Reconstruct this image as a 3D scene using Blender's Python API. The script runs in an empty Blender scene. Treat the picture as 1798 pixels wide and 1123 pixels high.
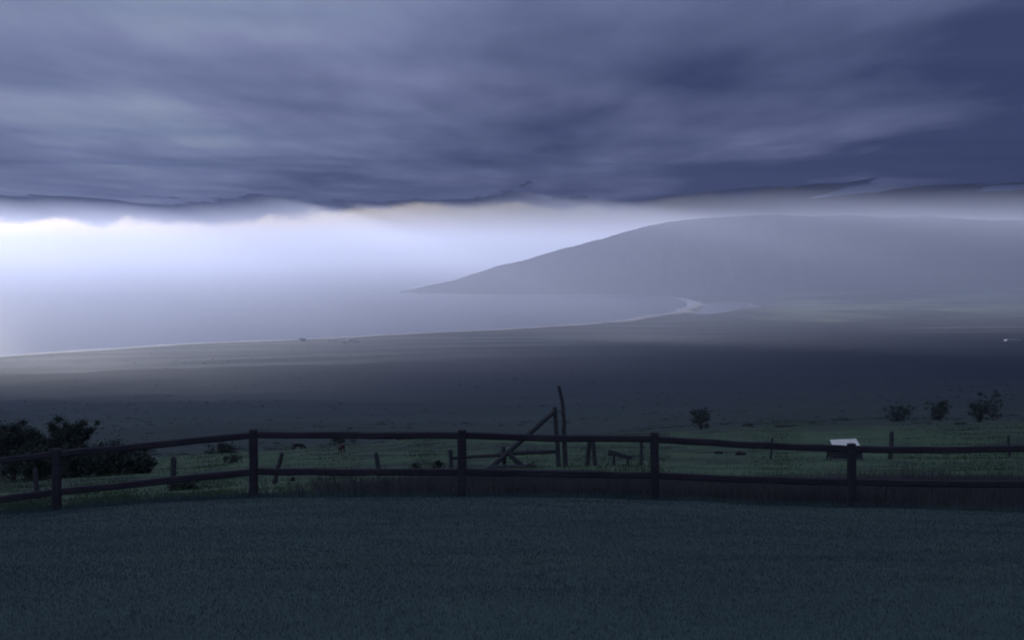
import bpy, bmesh, math, random
import numpy as np
from mathutils import Vector, Matrix

random.seed(7)
R = math.radians
scene = bpy.context.scene
col = scene.collection

# ------------------------------------------------------------------ camera
F = 2600.0            # focal length in photo pixels (photo 1798 x 1123)
HY = 440.0            # photo row of the level line
PITCH = math.atan((561.5 - HY) / F)
cam_d = bpy.data.cameras.new('camera')
cam_d.sensor_width = 36.0
cam_d.lens = F / 1798.0 * 36.0
cam_d.clip_start = 0.5
cam_d.clip_end = 200000.0
cam = bpy.data.objects.new('camera', cam_d)
cam.rotation_euler = (R(90) - PITCH, 0, 0)
col.objects.link(cam)
scene.camera = cam

# ------------------------------------------------------------------ sky, sun, exposure
SUN_AZ = R(-24.0)      # clockwise from +Y, so the sun stands left of the frame
SUN_EL = R(5.5)
SEA = -600.0           # the camera stands 600 m above the sea

scene.view_settings.view_transform = 'Standard'
scene.view_settings.look = 'None'
scene.view_settings.gamma = 1.0
scene.view_settings.exposure = 1.0
scene.cycles.use_denoising = True
scene.cycles.volume_bounces = 1
scene.cycles.max_bounces = 8
scene.cycles.diffuse_bounces = 3
scene.cycles.transparent_max_bounces = 12
scene.cycles.sample_clamp_indirect = 1.5
scene.cycles.filter_width = 1.9

class NT:
    """small helper around a node tree"""
    def __init__(self, tree):
        self.t = tree; tree.nodes.clear()
    def n(self, kind, **kw):
        nd = self.t.nodes.new(kind)
        for k, v in kw.items():
            if k.startswith('i_'):
                nd.inputs[k[2:].replace('_', ' ')].default_value = v
            else:
                setattr(nd, k, v)
        return nd
    def l(self, a, b): self.t.links.new(a, b)
    def put(self, sock, v):
        if hasattr(v, 'is_output'): self.l(v, sock)
        else: sock.default_value = v
    def m(self, op, a, b=0.0, c=None, clamp=False):
        nd = self.n('ShaderNodeMath', operation=op, use_clamp=clamp)
        self.put(nd.inputs[0], a); self.put(nd.inputs[1], b)
        if c is not None: self.put(nd.inputs[2], c)
        return nd.outputs[0]
    def mapr(self, v, a, b, c=0.0, d=1.0, smooth=True):
        nd = self.n('ShaderNodeMapRange', interpolation_type='SMOOTHSTEP' if smooth else 'LINEAR')
        self.put(nd.inputs['Value'], v)
        for nm, x in zip(('From Min', 'From Max', 'To Min', 'To Max'), (a, b, c, d)):
            self.put(nd.inputs[nm], x)
        return nd.outputs[0]
    def comb(self, x, y, z):
        nd = self.n('ShaderNodeCombineXYZ')
        for s, v in zip(nd.inputs, (x, y, z)): self.put(s, v)
        return nd.outputs[0]
    def noise(self, vec, scale, detail=5.0, rough=0.55, dist=0.0):
        nd = self.n('ShaderNodeTexNoise')
        self.l(vec, nd.inputs['Vector'])
        nd.inputs['Scale'].default_value = scale; nd.inputs['Detail'].default_value = detail
        nd.inputs['Roughness'].default_value = rough; nd.inputs['Distortion'].default_value = dist
        return nd.outputs[0]
    def mix(self, f, a, b):
        nd = self.n('ShaderNodeMix', data_type='RGBA')
        self.put(nd.inputs[0], f); self.put(nd.inputs[6], a); self.put(nd.inputs[7], b)
        return nd.outputs[2]
    def mul(self, a, b):
        nd = self.n('ShaderNodeMix', data_type='RGBA', blend_type='MULTIPLY')
        nd.inputs[0].default_value = 1.0
        self.put(nd.inputs[6], a); self.put(nd.inputs[7], b)
        return nd.outputs[2]

world = bpy.data.worlds.new('World'); scene.world = world
world.use_nodes = True
w = NT(world.node_tree)
tc = w.n('ShaderNodeTexCoord')
sp = w.n('ShaderNodeSeparateXYZ'); w.l(tc.outputs['Generated'], sp.inputs[0])
wx, wy, wz = sp.outputs
az = w.m('ARCTAN2', wx, wy)
sky = w.n('ShaderNodeTexSky', sky_type='NISHITA', sun_disc=False, sun_elevation=SUN_EL, sun_rotation=SUN_AZ,
          altitude=600.0, air_density=1.0, dust_density=2.0, ozone_density=3.0)
# lower edge of the far clouds, as elevation over azimuth
EDGE = [(-3.14, .026), (-.9, .024), (-.36, .019), (-.27, .0175), (-.17, .019), (-.11, .027), (-.02, .031),
        (.05, .028), (.10, .032), (.14, .037), (.19, .041), (.36, .042), (.9, .036), (3.14, .026)]
fc = w.n('ShaderNodeFloatCurve')
crv = fc.mapping.curves[0]
pts = [((a + 3.1416) / 6.2832, e / .06) for a, e in EDGE]
while len(crv.points) < len(pts): crv.points.new(0.5, 0.5)
for p_, (a, e) in zip(crv.points, pts): p_.location = (a, e); p_.handle_type = 'AUTO_CLAMPED'
fc.mapping.update()
w.l(w.m('DIVIDE', w.m('ADD', az, 3.1416), 6.2832), fc.inputs['Value'])
edge = w.m('MULTIPLY', fc.outputs[0], .06)
ve = w.comb(w.m('MULTIPLY', az, 24.0), w.m('MULTIPLY', wz, 44.0), 3.7)
n_edge = w.noise(ve, 1.0, 7.0, .6, .4)
d_edge = w.m('SUBTRACT', w.m('ADD', w.m('SUBTRACT', wz, edge), w.m('MULTIPLY', w.m('SUBTRACT', n_edge, .5), .026)), 0.0)
f_cloud = w.m('MULTIPLY', w.mapr(d_edge, -.002, .004), w.mapr(wz, .35, .6, 1.0, 0.0))
# plan coordinates of the cloud ceiling
den = w.m('ADD', w.m('MAXIMUM', wz, 0.0), .05)
vp = w.comb(w.m('DIVIDE', wx, den), w.m('DIVIDE', wy, den), 0.0)
n_c2 = w.noise(w.comb(w.m('MULTIPLY', az, 5.0), w.m('MULTIPLY', wz, 16.0), 9.1), 1.0, 5.0, .5, .5)
cosun = w.m('COSINE', w.m('SUBTRACT', az, SUN_AZ))
sunward = w.mapr(cosun, .55, 1.0, 0.0, 1.0)
tone = w.m('ADD', w.m('MULTIPLY', sunward, .65), w.m('MULTIPLY', w.m('SUBTRACT', n_c2, .5), .8), clamp=True)
# the ragged lower fringe is thinner and lets more light through on the sun's side
fringe = w.m('MULTIPLY', w.mapr(d_edge, .004, .03, 1.0, 0.0), sunward)
tone = w.m('ADD', tone, w.m('MULTIPLY', fringe, .1))
ccol = w.n('ShaderNodeValToRGB'); w.l(w.m('DIVIDE', tone, 1.4), ccol.inputs[0])
ccol.color_ramp.elements.new(.5)
for k_, (p_, c_) in enumerate(((0.0, (.002, .0045, .02, 1)), (.5, (.015, .019, .043, 1)), (1.0, (.06, .06, .09, 1)))):
    ccol.color_ramp.elements[k_].position = p_; ccol.color_ramp.elements[k_].color = c_
bg_c = w.n('ShaderNodeBackground'); w.l(ccol.outputs[0], bg_c.inputs[0]); bg_c.inputs[1].default_value = 1.0
bg_s = w.n('ShaderNodeBackground')
sk = w.n('ShaderNodeVectorMath', operation='SCALE'); w.l(w.mul(sky.outputs[0], w.mix(w.mapr(wz, .10, .30), (.62, .78, 1.32, 1), (.93, .98, 1.10, 1))), sk.inputs[0])
low_sky = w.mapr(wz, .10, .30, 1.0, 0.0)        # thin cloud veils the low sky away from the sun
veil = w.mapr(cosun, .80, 1.0, .015, .48)
w.l(w.m('ADD', w.m('MULTIPLY', veil, low_sky), w.m('SUBTRACT', 1.0, low_sky)), sk.inputs['Scale'])
w.l(sk.outputs[0], bg_s.inputs[0]); bg_s.inputs[1].default_value = 0.15
mx = w.n('ShaderNodeMixShader'); w.l(f_cloud, mx.inputs[0]); w.l(bg_s.outputs[0], mx.inputs[1]); w.l(bg_c.outputs[0], mx.inputs[2])
wo = w.n('ShaderNodeOutputWorld'); w.l(mx.outputs[0], wo.inputs[0])

sun_d = bpy.data.lights.new('sun', 'SUN')
sun_d.energy = 4.4; sun_d.angle = R(4.0); sun_d.color = (1.0, .97, .94)
sun = bpy.data.objects.new('sun', sun_d); col.objects.link(sun)
sdir = Vector((math.sin(SUN_AZ) * math.cos(SUN_EL), math.cos(SUN_AZ) * math.cos(SUN_EL), math.sin(SUN_EL)))
sun.rotation_euler = sdir.to_track_quat('Z', 'Y').to_euler()
sun.location = (0, 0, 300)

# ------------------------------------------------------------------ helpers
def tag(o, label=None, cat=None, group=None, kind=None):
    if label: o['label'] = label
    if cat: o['category'] = cat
    if group: o['group'] = group
    if kind: o['kind'] = kind
    return o
def link(name, me, mat=None, parent=None, smooth=False):
    o = bpy.data.objects.new(name, me); col.objects.link(o)
    if mat is not None and not me.materials: me.materials.append(mat)
    if parent is not None: o.parent = parent
    if smooth: me.shade_smooth()
    return o
def empty(name, loc, rz=0.0):
    o = bpy.data.objects.new(name, None); col.objects.link(o)
    o.location = loc; o.rotation_euler = (0, 0, rz); o.empty_display_size = .2
    return o
def np_mesh(name, verts, faces):
    """verts (n,3), faces (m,k) all of one size k"""
    me = bpy.data.meshes.new(name)
    v = np.ascontiguousarray(verts, np.float32); f = np.ascontiguousarray(faces, np.int32)
    k = f.shape[1]
    me.vertices.add(len(v)); me.vertices.foreach_set('co', v.ravel())
    me.loops.add(f.size); me.loops.foreach_set('vertex_index', f.ravel())
    me.polygons.add(len(f)); me.polygons.foreach_set('loop_start', np.arange(0, f.size, k, dtype=np.int32))
    me.polygons.foreach_set('loop_total', np.full(len(f), k, np.int32))
    me.update(calc_edges=True)
    return me
def attr(me, name, vals):
    a = me.attributes.new(name, 'FLOAT', 'POINT'); a.data.foreach_set('value', np.ascontiguousarray(vals, np.float32))

rng = np.random.default_rng(11)
_lat = rng.random((256, 256))
def vnoise(x, y):
    xi = np.floor(x).astype(int); yi = np.floor(y).astype(int)
    fx = x - xi; fy = y - yi
    fx = fx * fx * (3 - 2 * fx); fy = fy * fy * (3 - 2 * fy)
    a = _lat[xi % 256, yi % 256]; b = _lat[(xi + 1) % 256, yi % 256]
    c = _lat[xi % 256, (yi + 1) % 256]; d = _lat[(xi + 1) % 256, (yi + 1) % 256]
    return (a * (1 - fx) + b * fx) * (1 - fy) + (c * (1 - fx) + d * fx) * fy - .5
def fbm(x, y, oct=4):
    s = 0; a = 1.0
    for k in range(oct):
        s = s + a * vnoise(x * 2 ** k + 17.3 * k, y * 2 ** k + 5.1 * k); a *= .5
    return s
def sstep(a, b, x):
    t = np.clip((x - a) / (b - a), 0, 1); return t * t * (3 - 2 * t)

# ------------------------------------------------------------------ the lie of the land
# photo row at which the ground stands, for a set of forward distances (metres) and photo columns
COLS = np.array([-300, 0, 300, 450, 560, 800, 1000, 1200, 1350, 1500, 1798, 2100], float)
ROWS = {
    3.0:   [1890 - 0] * 12,
    6.3:   [1121] * 12,
    12.0:  [962, 960, 957, 956, 956, 956, 956, 957, 959, 960, 962, 964],
    17.0:  [925, 916, 904, 900, 898, 898, 899, 903, 909, 914, 919, 924],
    20.8:  [925, 905, 882.5, 876, 874.5, 873.5, 875, 880, 889, 893, 900, 908],
    22.5:  [921, 902, 881, 877, 877, 878, 880, 887, 895, 899, 906, 912],
    27.0:  [908, 896, 878, 872, 872, 872, 873, 882, 888, 890, 895, 902],
    36.0:  [895, 889, 873, 862, 858, 852, 850, 856, 860, 862, 866, 875],
    48.0:  [885, 880, 866, 857, 851, 836, 832, 836, 840, 842, 845, 852],
    70.0:  [865, 860, 850, 843, 838, 822, 816, 815, 815, 813, 812, 818],
    130.0: [850, 845, 826, 815, 808, 795, 789, 788, 788, 788, 789, 795],
    285.0: [838, 832, 805, 795, 788, 769, 765, 762, 757, 754, 752, 758],
    420.0: [836, 830, 806, 797, 790, 772, 767, 757, 745, 741, 740, 746],
    650.0: [815, 806, 795, 788, 783, 775, 768, 752, 742, 738, 738, 742],
    1000.: [775, 772, 768, 766, 764, 760, 755, 742, 735, 732, 730, 735],
    2000.: [738, 736, 734, 732, 730, 726, 722, 712, 706, 702, 698, 700],
    4000.: [699, 695, 691, 688, 686, 681, 677, 671, 668, 665, 660, 660],
    6000.: [662, 658, 652, 649, 647, 642, 638, 633, 630, 628, 625, 625],
    8000.: [632, 631, 625, 622, 620, 614, 611, 608, 606, 604, 602, 602],
    10000.: [595.5, 595.5, 595.5, 595, 594, 592, 591, 589, 588, 586, 583, 583],
    12000.: [569.8, 569.8, 569.8, 569.8, 569.8, 569.6, 569.5, 569.3, 569, 568, 566, 566],
    14000.: [551.2, 551.2, 551.2, 551.2, 551.2, 551.2, 551.2, 551.1, 551, 550.5, 549, 548],
    18000.: [526.5, 526.5, 526.5, 526.5, 526.5, 526.5, 526.5, 526.4, 526.2, 525.5, 524, 522],
    22000.: [510.5, 510.5, 510.5, 510.5, 510.5, 510.5, 510.4, 510.2, 509, 508, 505, 502],
    26000.: [499.5, 499.5, 499.5, 499.5, 499.5, 499.5, 499.4, 499, 497, 494, 489, 484],
    32000.: [488.3, 488.3, 488.3, 488.3, 488.3, 488.3, 488, 487, 484, 480, 474, 466],
}
ROWS[3.0] = [HY + F * 1.62 / 3.0] * 12
RD = np.array(sorted(ROWS)); RT = np.array([ROWS[d] for d in RD])
CT = (COLS - 899.0) / F                                   # tangent of the azimuth
COAST_PX = [(-700, 668), (-300, 645), (0, 625), (150, 614.5), (300, 605), (400, 600), (530, 595.5), (600, 591.5), (700, 586), (800, 581),
            (900, 577), (1000, 570), (1060, 566), (1100, 562), (1125, 556), (1150, 552.5), (1180, 550), (1198, 545.5), (1200, 542), (1212, 539),
            (1221, 534), (1219, 531), (1208, 529), (1198, 524.5), (1192, 523), (1150, 520.5), (1080, 518.8), (1000, 518.2), (900, 518.4),
            (850, 518.6), (800, 517.8), (750, 516), (715, 514.6), (697, 513.2)]
def sea_pt(x, y):
    """where the ray through a photo pixel meets the sea"""
    v = Vector(((x - 899) / F, 1.0, (561.5 - y) / F)); v.rotate(Matrix.Rotation(-PITCH, 3, 'X'))
    return v * (SEA / v.z)
_cs = np.array([[*sea_pt(x, y)[:2]] for x, y in COAST_PX])
# the coast goes on round the headland, out of sight, and back behind the mountain
_cs = np.vstack([[[-16000, 4200]], _cs, [[-1500, 24500], [1000, 32000], [1500, 42000]]])
def refine(p, step):
    out = []
    for a, b in zip(p[:-1], p[1:]):
        n = max(1, int(np.hypot(*(b - a)) / step))
        for k in range(n): out.append(a + (b - a) * k / n)
    out.append(p[-1]); return np.array(out)
_c = refine(_cs, 160.0)
_nrm = np.gradient(_c, axis=0); _nrm = np.stack([_nrm[:, 1], -_nrm[:, 0]], 1)
_nrm /= np.maximum(np.hypot(_nrm[:, 0], _nrm[:, 1])[:, None], 1e-6)   # to the land side (right of travel)
_wob = fbm(_c[:, 0] / 700, _c[:, 1] / 700, 4) * 70
_c = _c + _nrm * _wob[:, None]
LAND_POLY = np.vstack([_c, [[60000, 42000], [60000, -40000], [-60000, -40000], [-60000, 4200]]])
POND_PX = [(1214, 549.6), (1226, 546), (1238, 538), (1246, 533.5), (1262, 531.2), (1285, 531), (1312, 532.5), (1314, 535), (1326, 537), (1318, 540), (1296, 541.5),
           (1276, 546.5), (1262, 549), (1240, 551.2), (1226, 551.4)]
POND_POLY = refine(np.array([[*sea_pt(x, y)[:2]] for x, y in POND_PX + POND_PX[:1]]), 120.0)
POND_POLY = POND_POLY + np.stack([fbm(POND_POLY[:, 0] / 300, POND_POLY[:, 1] / 300, 3), fbm(POND_POLY[:, 1] / 300, POND_POLY[:, 0] / 300, 3)], 1) * 60
def inside(poly, x, y):
    r = np.zeros(x.shape, bool); n = len(poly); j = n - 1
    for i in range(n):
        xi, yi = poly[i]; xj, yj = poly[j]
        if yi != yj:
            r ^= ((yi > y) != (yj > y)) & (x < (xj - xi) * (y - yi) / (yj - yi) + xi)
        j = i
    return r
def dist_line(line, x, y):
    best = np.full(x.shape, 1e12)
    for a, b in zip(line[:-1], line[1:]):
        ab = b - a; L = float(ab @ ab)
        if L < 1e-9: continue
        t = np.clip(((x - a[0]) * ab[0] + (y - a[1]) * ab[1]) / L, 0, 1)
        best = np.minimum(best, (x - a[0] - ab[0] * t) ** 2 + (y - a[1] - ab[1] * t) ** 2)
    return np.sqrt(best)
_lrd = np.log(RD)
def table_z(x, y):
    r = np.hypot(x, y)
    a = np.arctan2(x, y)
    ca = np.cos(np.clip(a, -R(27), R(27)))
    d = np.clip(r * ca, 3.0, 32000.0)
    t = np.clip(np.tan(np.clip(a, -R(27), R(27))), CT[0], CT[-1])
    ld = np.log(d)
    i = np.clip(np.searchsorted(_lrd, ld) - 1, 0, len(RD) - 2)
    j = np.clip(np.searchsorted(CT, t) - 1, 0, len(CT) - 2)
    u = (t - CT[j]) / (CT[j + 1] - CT[j]); u = np.clip(u, 0, 1); us = u * u * (3 - 2 * u) * .5 + u * .5
    def zrow(k): return -(RT[k, j] * (1 - us) + RT[k, j + 1] * us - HY) / F * RD[k]
    f = (d - RD[i]) / (RD[i + 1] - RD[i]); f = np.clip(f, 0, 1)
    # cubic through the heights of four rows (Catmull-Rom on uneven knots), linear in height otherwise
    z1, z2 = zrow(i), zrow(i + 1)
    i0, i3 = np.maximum(i - 1, 0), np.minimum(i + 2, len(RD) - 1)
    z0, z3 = zrow(i0), zrow(i3)
    h = RD[i + 1] - RD[i]
    s1 = (z2 - z0) / np.maximum(RD[i + 1] - RD[i0], 1e-6) * h
    s2 = (z3 - z1) / np.maximum(RD[i3] - RD[i], 1e-6) * h
    f2, f3 = f * f, f * f * f
    z = z1 * (2 * f3 - 3 * f2 + 1) + s1 * (f3 - 2 * f2 + f) + z2 * (-2 * f3 + 3 * f2) + s2 * (f3 - f2)
    # bumps that grow with distance
    z = z + fbm(x / .9, y / .9, 2) * .015
    k = sstep(23, 40, d)
    z = z + k * (fbm(x / 5, y / 5, 3) * .22) + sstep(60, 160, d) * fbm(x / 22, y / 22, 3) * .8
    z = z + sstep(500, 1500, d) * (fbm(x / 260, y / 260, 4) * 9) * (1 - sstep(6500, 9000, d))
    # behind the camera the slope rises a little and levels out
    zb = -1.62 + 150 * (1 - np.exp(-np.maximum(r - 3, 0) * .06 / 150))
    wb = 1 - sstep(-.2, .55, np.cos(a))
    return z * (1 - wb) + zb * wb
def ground(x, y):
    """height of the ground, plus distance to the coast (land positive)"""
    x = np.asarray(x, float); y = np.asarray(y, float)
    z = table_z(x, y)
    dc = np.full(x.shape, 1e5)
    far = np.hypot(x, y) > 6500
    if far.any():
        fx, fy = x[far], y[far]
        s = np.where(inside(LAND_POLY, fx, fy), 1.0, -1.0)
        dd = dist_line(_c[::2], fx, fy) * s
        dc[far] = dd
        zl = SEA + np.minimum(np.maximum(z[far] - SEA, 2.5), 1.0 + np.abs(dd) * .035)
        zw = SEA - np.minimum(15, .5 + np.abs(dd) * .05)
        zz = np.where(s > 0, zl, zw)
        zz = np.where(inside(POND_POLY, fx, fy), SEA - 1.5, zz)
        z = z.copy(); z[far] = zz
    return z, dc
def gz(x, y): return float(ground(np.array([x]), np.array([y]))[0][0])
def at(px, d):
    """ground point under photo column px at forward distance d"""
    X = (px - 899) / F * d
    for _ in range(3):
        z = gz(X, d); X = (px - 899) / F * (d * math.cos(PITCH) - z * math.sin(PITCH))
    return Vector((X, d, gz(X, d)))
def pix(px, py, d):
    """point on the ray through a photo pixel at forward distance d"""
    v = Vector(((px - 899) / F, 1.0, (561.5 - py) / F)); v.rotate(Matrix.Rotation(-PITCH, 3, 'X'))
    return v * (d / v.y)

# ------------------------------------------------------------------ materials
def surf(name, build, rough=.8, spec=.3, bump=None):
    m = bpy.data.materials.new(name); m.use_nodes = True
    t = NT(m.node_tree)
    b = t.n('ShaderNodeBsdfPrincipled'); o = t.n('ShaderNodeOutputMaterial'); t.l(b.outputs[0], o.inputs[0])
    b.inputs['Roughness'].default_value = rough; b.inputs['Specular IOR Level'].default_value = spec
    geo = t.n('ShaderNodeNewGeometry'); t.pos = geo.outputs['Position']
    c = build(t, b)
    if c is not None: t.put(b.inputs['Base Color'], c)
    return m
def ramp(t, f, stops):
    r = t.n('ShaderNodeValToRGB'); e = r.color_ramp.elements
    while len(e) < len(stops): e.new(.5)
    for q, (p, c) in zip(e, stops): q.position = p; q.color = (*c, 1)
    t.l(f, r.inputs[0]); return r.outputs[0]
def bumped(t, b, h, dist, strength=.6):
    n = t.n('ShaderNodeBump'); n.inputs['Strength'].default_value = strength; n.inputs['Distance'].default_value = dist
    t.l(h, n.inputs['Height']); t.l(n.outputs[0], b.inputs['Normal'])

def _lawn(t, b):
    n1 = t.noise(t.pos, .35, 5, .6); n2 = t.noise(t.pos, 9.0, 4, .6); n3 = t.noise(t.pos, 60.0, 3, .6)
    bumped(t, b, t.m('ADD', n3, n2), .03, .7)
    f = t.m('ADD', t.m('MULTIPLY', n1, .6), t.m('MULTIPLY', t.m('ADD', n2, n3), .2))
    return ramp(t, f, [(.34, (.040, .066, .074)), (.5, (.056, .090, .090)), (.66, (.078, .114, .098))])
M_LAWN = surf('lawn_turf', _lawn, .9, .1)
def _past(t, b):
    n1 = t.noise(t.pos, .035, 7, .65, .5); n2 = t.noise(t.pos, 1.1, 5, .6); n3 = t.noise(t.pos, .22, 5, .6)
    bumped(t, b, n2, .25, .7)
    f = t.m('ADD', t.m('MULTIPLY', n1, .45), t.m('ADD', t.m('MULTIPLY', n2, .2), t.m('MULTIPLY', n3, .35)))
    sy = t.n('ShaderNodeSeparateXYZ'); t.l(t.pos, sy.inputs[0])
    n4 = t.noise(t.pos, .018, 5, .65, .4)
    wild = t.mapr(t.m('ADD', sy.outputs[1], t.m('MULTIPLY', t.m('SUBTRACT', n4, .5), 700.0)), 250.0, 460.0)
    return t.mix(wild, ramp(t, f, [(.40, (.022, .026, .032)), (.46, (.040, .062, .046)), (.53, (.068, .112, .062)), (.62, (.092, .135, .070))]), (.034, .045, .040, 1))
M_PAST = surf('pasture_turf', _past, .9, .1)
def _plain(t, b):
    n1 = t.noise(t.pos, .0012, 6, .6, .4); n2 = t.noise(t.pos, .012, 6, .65); n3 = t.noise(t.pos, .08, 3, .6)
    f = t.m('ADD', t.m('MULTIPLY', n1, .5), t.m('ADD', t.m('MULTIPLY', n2, .3), t.m('MULTIPLY', n3, .2)))
    scrub = ramp(t, f, [(.36, (.030, .042, .042)), (.5, (.042, .057, .052)), (.62, (.058, .074, .062)), (.72, (.085, .098, .08))])
    a = t.n('ShaderNodeAttribute', attribute_name='sand')
    g = t.n('ShaderNodeAttribute', attribute_name='field')
    fld = ramp(t, g.outputs['Fac'], [(0.0, (.05, .07, .04)), (.3, (.16, .23, .10)), (.6, (.36, .44, .20)), (.85, (.15, .18, .165)), (1.0, (.5, .42, .32))])
    gm = t.n('ShaderNodeAttribute', attribute_name='fieldmask')
    c = t.mix(gm.outputs['Fac'], scrub, fld)
    return t.mix(a.outputs['Fac'], c, (.78, .72, .62, 1))
M_PLAIN = surf('plain_scrub', _plain, .95, .05)
def _mount(t, b):
    n1 = t.noise(t.pos, .0016, 7, .62); n2 = t.noise(t.pos, .01, 5, .6)
    f = t.m('ADD', t.m('MULTIPLY', n1, .6), t.m('MULTIPLY', n2, .4))
    bumped(t, b, n2, 40.0, .5)
    return ramp(t, f, [(.35, (.03, .042, .03)), (.5, (.055, .065, .042)), (.68, (.10, .09, .06))])
M_MOUNT = surf('mountain_scrub', _mount, .95, .05)
def _sea(t, b):
    b.inputs['IOR'].default_value = 1.33
    n1 = t.noise(t.pos, .004, 4, .6); n2 = t.noise(t.pos, .05, 3, .6)
    b.inputs['Roughness'].default_value = .27
    return (.025, .055, .085, 1)
M_SEA = surf('sea_water', _sea, .3, .5)
M_POND = surf('pond_water', lambda t, b: (.42, .43, .44, 1), .10, .5)
def _foam(t, b):
    return ramp(t, t.noise(t.pos, .03, 4, .7), [(.35, (.5, .52, .54)), (.6, (.85, .86, .87))])
M_FOAM = surf('surf_foam', _foam, .8, .2)
def wood(name, dark, mid, lite, scale=1.0):
    def f(t, b):
        tco = t.n('ShaderNodeTexCoord')
        mp = t.n('ShaderNodeMapping'); mp.inputs['Scale'].default_value = (1.0, 14.0, 14.0); t.l(tco.outputs['Object'], mp.inputs[0])
        n1 = t.noise(mp.outputs[0], 3.0 * scale, 6, .65, .5); n2 = t.noise(t.pos, 2.2 * scale, 4, .6)
        bumped(t, b, n1, .02, .8)
        return ramp(t, t.m('ADD', t.m('MULTIPLY', n1, .6), t.m('MULTIPLY', n2, .4)), [(.34, dark), (.5, mid), (.68, lite)])
    return surf(name, f, .85, .15)
M_FENCE = wood('fence_stained_wood', (.028, .026, .036), (.042, .038, .050), (.062, .056, .066))
M_OLD = wood('old_grey_wood', (.036, .039, .050), (.054, .056, .066), (.09, .09, .095))
M_LEAF = surf('tree_leaves', lambda t, b: ramp(t, t.noise(t.pos, .9, 3, .6), [(.35, (.026, .036, .034)), (.65, (.046, .062, .048))]), .8, .15)
M_FADED = surf('faded_leaves', lambda t, b: ramp(t, t.noise(t.pos, .5, 3, .6), [(.35, (.062, .076, .074)), (.65, (.088, .106, .092))]), .9, .05)  # leaf colour lightened to offset self-shadow and fade the trees into the slope
M_BARK = surf('tree_bark', lambda t, b: ramp(t, t.noise(t.pos, 3.0, 4, .6), [(.4, (.06, .05, .045)), (.62, (.2, .19, .18))]), .9, .1)
M_SCRUB = surf('scrub_leaves', lambda t, b: ramp(t, t.noise(t.pos, .05, 3, .6), [(.35, (.040, .054, .048)), (.65, (.060, .076, .062))]), .9, .05)
def _blade(c0, c1, sc):
    return lambda t, b: ramp(t, t.noise(t.pos, sc, 4, .65), [(.33, c0), (.67, c1)])
M_BLADE = surf('grass_blades', _blade((.044, .072, .086), (.080, .114, .108), 1.2), .8, .12)
M_TALL = surf('tall_grass_blades', _blade((.052, .052, .064), (.10, .096, .098), .8), .9, .08)
M_TUFT = surf('tuft_blades', _blade((.030, .044, .038), (.090, .138, .072), .3), .9, .08)
M_ROCK = surf('dark_rock', lambda t, b: ramp(t, t.noise(t.pos, 4.0, 5, .6), [(.4, (.016, .015, .018)), (.65, (.05, .045, .046))]), .9, .1)
M_HORSE = surf('bay_coat', lambda t, b: ramp(t, t.noise(t.pos, 2.0, 2, .5), [(.4, (.016, .010, .012)), (.6, (.028, .016, .016))]), .6, .2)
M_HORSE2 = surf('brown_coat', lambda t, b: ramp(t, t.noise(t.pos, 2.0, 2, .5), [(.4, (.045, .018, .018)), (.6, (.07, .03, .026))]), .6, .2)
M_PALE = surf('pale_panel_paint', lambda t, b: ramp(t, t.noise(t.pos, 7.0, 5, .75), [(.36, (.46, .42, .38)), (.5, (.70, .64, .57)), (.64, (.86, .80, .72))]), .3, .6)
M_WHITE = surf('white_building_paint', lambda t, b: (.82, .81, .78, 1), .6, .3)
def _roofw(t, b):
    b.inputs['Metallic'].default_value = .7
    return ramp(t, t.noise(t.pos, .4, 3, .6), [(.3, (.80, .80, .80)), (.7, (.92, .92, .92))])
M_ROOFW = surf('white_metal_roof', _roofw, .22, .6)
M_GLASS = surf('dark_window_glass', lambda t, b: (.03, .035, .045, 1), .15, .5)

# ------------------------------------------------------------------ ground sheets (one polar grid, cut into lawn / pasture / plain)
az_f = np.arange(-30, 30.001, .15)
az_b = np.concatenate([np.arange(32, 60, 2), np.arange(60, 301, 5), np.arange(302, 330, 2)])
AZ = np.radians(np.concatenate([az_f, az_b])); NA = len(AZ)
rad = np.concatenate([np.geomspace(3.2, 21.6, 60)[:-1], np.geomspace(21.6, 7000, 150)[:-1], np.arange(7000, 12500, 45), np.arange(12500, 20500, 100), np.arange(20500, 32001, 500)])
def sheet(name, r, mat, kind='structure'):
    A, Rr = np.meshgrid(AZ, r)
    X = Rr * np.sin(A); Y = Rr * np.cos(A)
    z, dc = ground(X.ravel(), Y.ravel())
    v = np.stack([X.ravel(), Y.ravel(), z], 1)
    n = len(r)
    i, j = np.meshgrid(np.arange(n - 1), np.arange(NA), indexing='ij')
    jn = (j + 1) % NA
    f = np.stack([i * NA + j, i * NA + jn, (i + 1) * NA + jn, (i + 1) * NA + j], -1).reshape(-1, 4)[:, ::-1]
    me = np_mesh(name, v, f); o = link(name, me, mat, smooth=True)
    tag(o, kind=kind)
    return o, v, dc
i_l = int(np.argmin(abs(rad - 21.6))); i_p = int(np.argmin(abs(rad - 520)))
lawn, _, _ = sheet('lawn', np.concatenate([[.3], rad[:i_l + 1]]), M_LAWN)
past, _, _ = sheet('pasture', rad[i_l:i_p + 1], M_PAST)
plain, pv, pdc = sheet('ground', rad[i_p:], M_PLAIN)
tag(lawn, 'mown dark green lawn sloping down to the rail fence', 'lawn')
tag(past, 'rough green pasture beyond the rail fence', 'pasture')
tag(plain, 'dark scrub slope and coastal plain down to the bay', 'plain')
x, y = pv[:, 0], pv[:, 1]
sand = (1 - sstep(70, 120, np.abs(pdc - 10) + fbm(x / 300, y / 300, 3) * 70))
sand = np.maximum(sand, (1 - sstep(20, 60, dist_line(POND_POLY, x, y))) * .55)
attr(plain.data, 'sand', np.clip(sand, 0, 1))
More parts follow.
